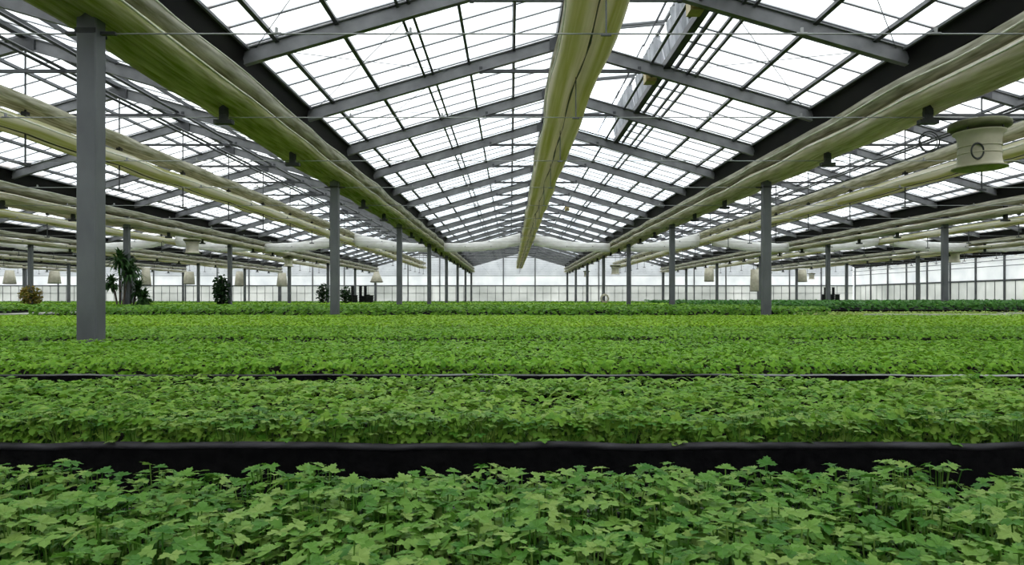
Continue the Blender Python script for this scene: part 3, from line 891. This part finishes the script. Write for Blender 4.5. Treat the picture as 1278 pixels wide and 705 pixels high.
def stuff(me, lab, cat='foliage'):
    o = inst('crop_foliage', me)
    return tag(o, lab, cat, kind='stuff')
stuff(canopy(-1.95, 1.95, .50, 1.47, TOP + .004, SOIL, 1900, .025, 2, M['leaf1s'], 21, .022, .55, skip=(-1.25, 1.25, .92, 1.48), face=0), 'mass of green seedling leaves around the bench before the dark aisle')
stuff(canopy(-3.5, 3.5, 2.12, 2.66, TOP - .012, TOP - .125, 2400, .024, 2, M['leaf2'], 22, .018, .6, skip=(-1.72, 1.72, 2.1, 2.235)), 'green seedling leaves on the front half of the bench behind the dark aisle')
stuff(canopy(-3.5, 3.5, 2.66, 3.27, TOP - .010, TOP - .125, 2300, .025, 1, M['leaf2'], 22, .018, .6, face=0), 'green seedling leaves on the rear half of the bench behind the dark aisle')
stuff(canopy(-6.5, 6.5, 4.00, 6.15, TOP - .005, TOP - .125, 1250, .026, 1, M['leaf3'], 23, .015, .8), 'mass of green seedling leaves on the bench with the dull metal edge')
stuff(canopy(-11.4, 11.4, 6.93, 9.18, TOP - .005, TOP - .125, 1250, .029, 0, M['leaf3'], 24, .014, .9, face=.3), 'mass of light green leaves on the bench behind the nearest column')
stuff(canopy(-14.4, 16.9, 9.61, 15.18, TOP - .005, TOP - .125, 680, .035, 0, M['leaf5'], 25, .014, 1.2, face=.3), 'mass of yellow green leaves on the deep bench up to the second column')

stuff(canopy(-1.25, 1.25, .92, 1.47, TOP - .014, SOIL, 1500, .024, 2, M['leaf1s'], 31, .018, .55, layer=.03), 'lower leaves filling between the seedlings before the dark aisle')
# ---- the beds further back
far = [  # x0, x1, y0, y1, top below the eye, density, leaf size, material, label
    (-11.9, 7.9, 16.4, 23.8, -.215, 210, .075, 'leaf6', 'tall darker green crop bed behind the yellow green bench'),
    (-27, -12.9, 16.4, 23.8, -.215, 120, .085, 'leaf6', 'tall green crop bed beyond the pale board path'),
    (8.4, 27, 16.4, 20.2, -.39, 200, .055, 'leafpale', 'pale low sprout bed with board edges beside the tall crop'),
    (8.4, 34.5, 20.9, 24.0, -.10, 140, .09, 'leaf7', 'dark tall crop hedge behind the pale sprout bed'),
    (6.5, 34.5, 25.0, 32.9, -.09, 70, .11, 'leaf7', 'dark tall crop bed reaching the side wall'),
    (-29, 5.8, 25.0, 32.9, -.30, 60, .11, 'leaf6', 'mid green crop bed around the potted shrubs'),
    (-36, 34.5, 34.2, 41.9, -.30, 40, .13, 'leaf5', 'bright crop bed under the rolled white curtain'),
    (-43, 34.5, 43.2, 50.9, -.32, 34, .14, 'leaf6', 'crop bed in front of the black pot stacks'),
    (-49, 34.5, 52.2, 59.9, -.32, 30, .15, 'leaf6', 'crop bed behind the black pot stacks'),
    (-52, 34.5, 61.2, 68.6, -.32, 26, .16, 'leaf6', 'last crop bed at the foot of the end wall'),
]
for q, (x0, x1, y0, y1, tp, dn, sz, mt, lab) in enumerate(far):
    soil = E + tp - (.30 if tp > -.25 else .14)
    bench(x0, x1, y0, y1, soil, 'bench carrying the ' + lab, rim='pale' if mt == 'leafpale' else 'rim', legs=False, skirt=soil - .01)
    stuff(canopy(x0 + .05, x1 - .05, y0, y1, E + tp - .01, soil, dn, sz, 0, M[mt], 40 + q, .02, 1.5, layer=.05), 'foliage of the ' + lab)

# pale boards beside the sprout bed and beside the tall bed
for (x0, x1, y0, y1, lab) in ((8.6, 12.2, 16.05, 16.25, 'pale board lying along the front of the sprout bed'), (13.0, 21.0, 17.6, 17.85, 'long pale board lying across the sprout bed'), (-12.8, -12.0, 16.6, 22, 'pale board path between the two tall crop beds')):
    b = MB()
    k = max(1, int((x1 - x0) / 1.2))
    for i in range(k):
        a = x0 + (x1 - x0) * i / k
        b.box(a, a + (x1 - x0) / k - .03, y0, y1, E - .42 if y0 > 16.5 else .0, E - .385)
    tag(b.build('board', M['pale']), lab, 'board')

# ------------------------------------------------------------------ potted plants and goods far back
def pot(t, r, h):
    MB().lathe([(0, .0), (r * .75, 0), (r, h), (r * 1.06, h), (r * 1.06, h + .04), (r * .94, h + .04), (r * .92, h - .03), (0, h - .03)], 20).build('pot', M['pot'], t, True)
def cloud(t, name, n, c, rad, size, mat, seed, droop=0.6):
    r = np.random.RandomState(seed)
    v = r.randn(n, 3); v /= np.linalg.norm(v, axis=1)[:, None]
    v *= (r.rand(n, 1) ** .45)
    P = v * np.array(rad) + np.array(c)
    me = leaves_mesh(name, P, r.rand(n) * 6.28, r.randn(n) * droop, r.randn(n) * droop, size * (.6 + .8 * r.rand(n)), r.rand(n), 0, M[mat])
    return tag(inst(name, me, t), kind='stuff')
def shrub(px, y, w, h0, h1, mat, lab, seed, size=.08, n=420):
    x = (px - 637) * y / FPX
    t = thing('potted_shrub', lab, 'shrub', (x, y, 0))
    pot(t, .24, .42)
    MB().tube((0, 0, .35), (.02, 0, E + (h0 + h1) / 2), .03, 8).build('stem', M['bark'], t)
    for k in range(4):
        a = 1.6 * k + .4
        MB().tube((.01, 0, E + h0), (w * .3 * math.cos(a), w * .3 * math.sin(a), E + h1 - .25), .014, 5).build('branch', M['bark'], t)
    hm, hr = (h0 + h1) / 2, (h1 - h0) / 2
    cloud(t, 'foliage', n, (0, 0, E + hm), (w / 2, w / 2, hr), size, mat, seed)
shrub(38, 33.6, 1.05, -.45, .68, 'leafgold', 'rounded golden green potted shrub beside a side column', 1, .085, 1100)
shrub(277, 33.3, .85, -.45, 1.15, 'leafdark', 'dark drooping potted shrub beside a side column', 2, .12, 620)
shrub(403, 42.6, .85, -.4, .95, 'leafdark', 'dark bushy potted shrub behind the second column', 3, .10, 560)
shrub(431, 42.6, .75, -.4, .75, 'leafdark', 'smaller dark potted shrub next to the black pot stacks', 4, .10, 480)

def dracaena(px, y, heads, lab, seed):
    x = (px - 637) * y / FPX; r = random.Random(seed)
    t = thing('dracaena', lab, 'plant', (x, y, 0))
    pot(t, .26, .40)
    for dx, dy, h, s in heads:
        MB().tube((0, 0, .35), (dx * .6, dy * .6, E + h * .45), .035, 7).tube((dx * .6, dy * .6, E + h * .45), (dx, dy, E + h), .028, 7).build('cane', M['bark'], t)
        mb = MB()
        for k in range(95):
            az = r.uniform(0, 6.28); el = r.uniform(-.7, 1.35); L = s * r.uniform(.75, 1.35); wd = .045
            d = Vector((math.cos(az), math.sin(az), 0)); sd = Vector((-d.y, d.x, 0)) * wd
            base = Vector((dx, dy, E + h + r.uniform(-.15, .1)))
            p1 = base + d * L * .55 * math.cos(el) + Vector((0, 0, L * .55 * math.sin(el)))
            p2 = p1 + d * L * .45 * math.cos(el - .8) + Vector((0, 0, L * .45 * math.sin(el - .8)))
            mb.add([base - sd * .4, base + sd * .4, p1 + sd, p1 - sd, p2], [(0, 1, 2, 3), (3, 2, 4)])
        o = mb.build('leaf_crown', M['leafpalm'], t)
        at = o.data.attributes.new('tint', 'FLOAT', 'POINT'); at.data.foreach_set('value', [r.random() for _ in range(len(o.data.vertices))])
        tag(o, kind='stuff')
dracaena(150, 24.2, [(-.02, 0, 1.35, .55), (.28, .1, .95, .55), (-.3, -.05, .55, .42)], 'tall many headed dracaena between the nearest column and the next row', 1)
dracaena(163, 24.9, [(.0, 0, 1.1, .5), (.3, .0, .3, .45)], 'bushy dracaena standing against a side column', 2)
dracaena(179, 25.0 - .1, [(.08, -.1, .0, .4), (.0, .0, -.25, .38)], 'low dark dracaena right beside a side column', 3)

def pot_stack(x, y, h, r, lab, gr):
    t = thing('pot_stack', lab, 'pot stack', (x, y, 0), group=gr)
    n = max(3, int(h / .16))
    for i in range(n):
        z = i * h / n
        MB().lathe([(0, z), (r * .8, z), (r, z + h / n * .86), (r * 1.12, z + h / n * .88), (r * 1.12, z + h / n), (0, z + h / n)], 14).build('pot', M['pot'], t)
for i, (px, top) in enumerate(((440, .92), (450, .93), (456, .93))):
    pot_stack((px - 637) * 51.5 / FPX, 51.5, E + top, .13, 'tall stack of black pots standing by the dark potted shrubs', 'tall black pot stacks by the shrubs')
for i, px in enumerate((438, 444, 453, 459, 463)):
    pot_stack((px - 637) * 51.2 / FPX, 51.1 - .25 * (i % 2), E + .28 - .05 * (i % 3), .24, 'short wide stack of black pots by the dark potted shrubs', 'short black pot stacks by the shrubs')
for i, px in enumerate((1030, 1035, 1040)):
    pot_stack((px - 637) * 60.5 / FPX, 60.5, E + .98, .13, 'tall stack of black pots near the side wall', 'tall black pot stacks near the side wall')
for i, px in enumerate((1028, 1033, 1038, 1043)):
    pot_stack((px - 637) * 60.3 / FPX, 60.2 - .2 * (i % 2), E + .35, .22, 'short wide stack of black pots near the side wall', 'short black pot stacks near the side wall')
# hose reel leaning at a far column
t = thing('hose_reel', 'pale coiled hose reel leaning at a far column', 'hose reel', (5.95, 42.1, 0))
MB().torus((.0, 0, E - .02), .26, .035, 'y').torus((0, -.06, E - .02), .20, .03, 'y').build('hose', M['fanpale'], t, True)
MB().tube((-.2, .05, 0), (0, .05, E), .02).tube((.2, .05, 0), (0, .05, E), .02).build('stand', M['steel'], t)
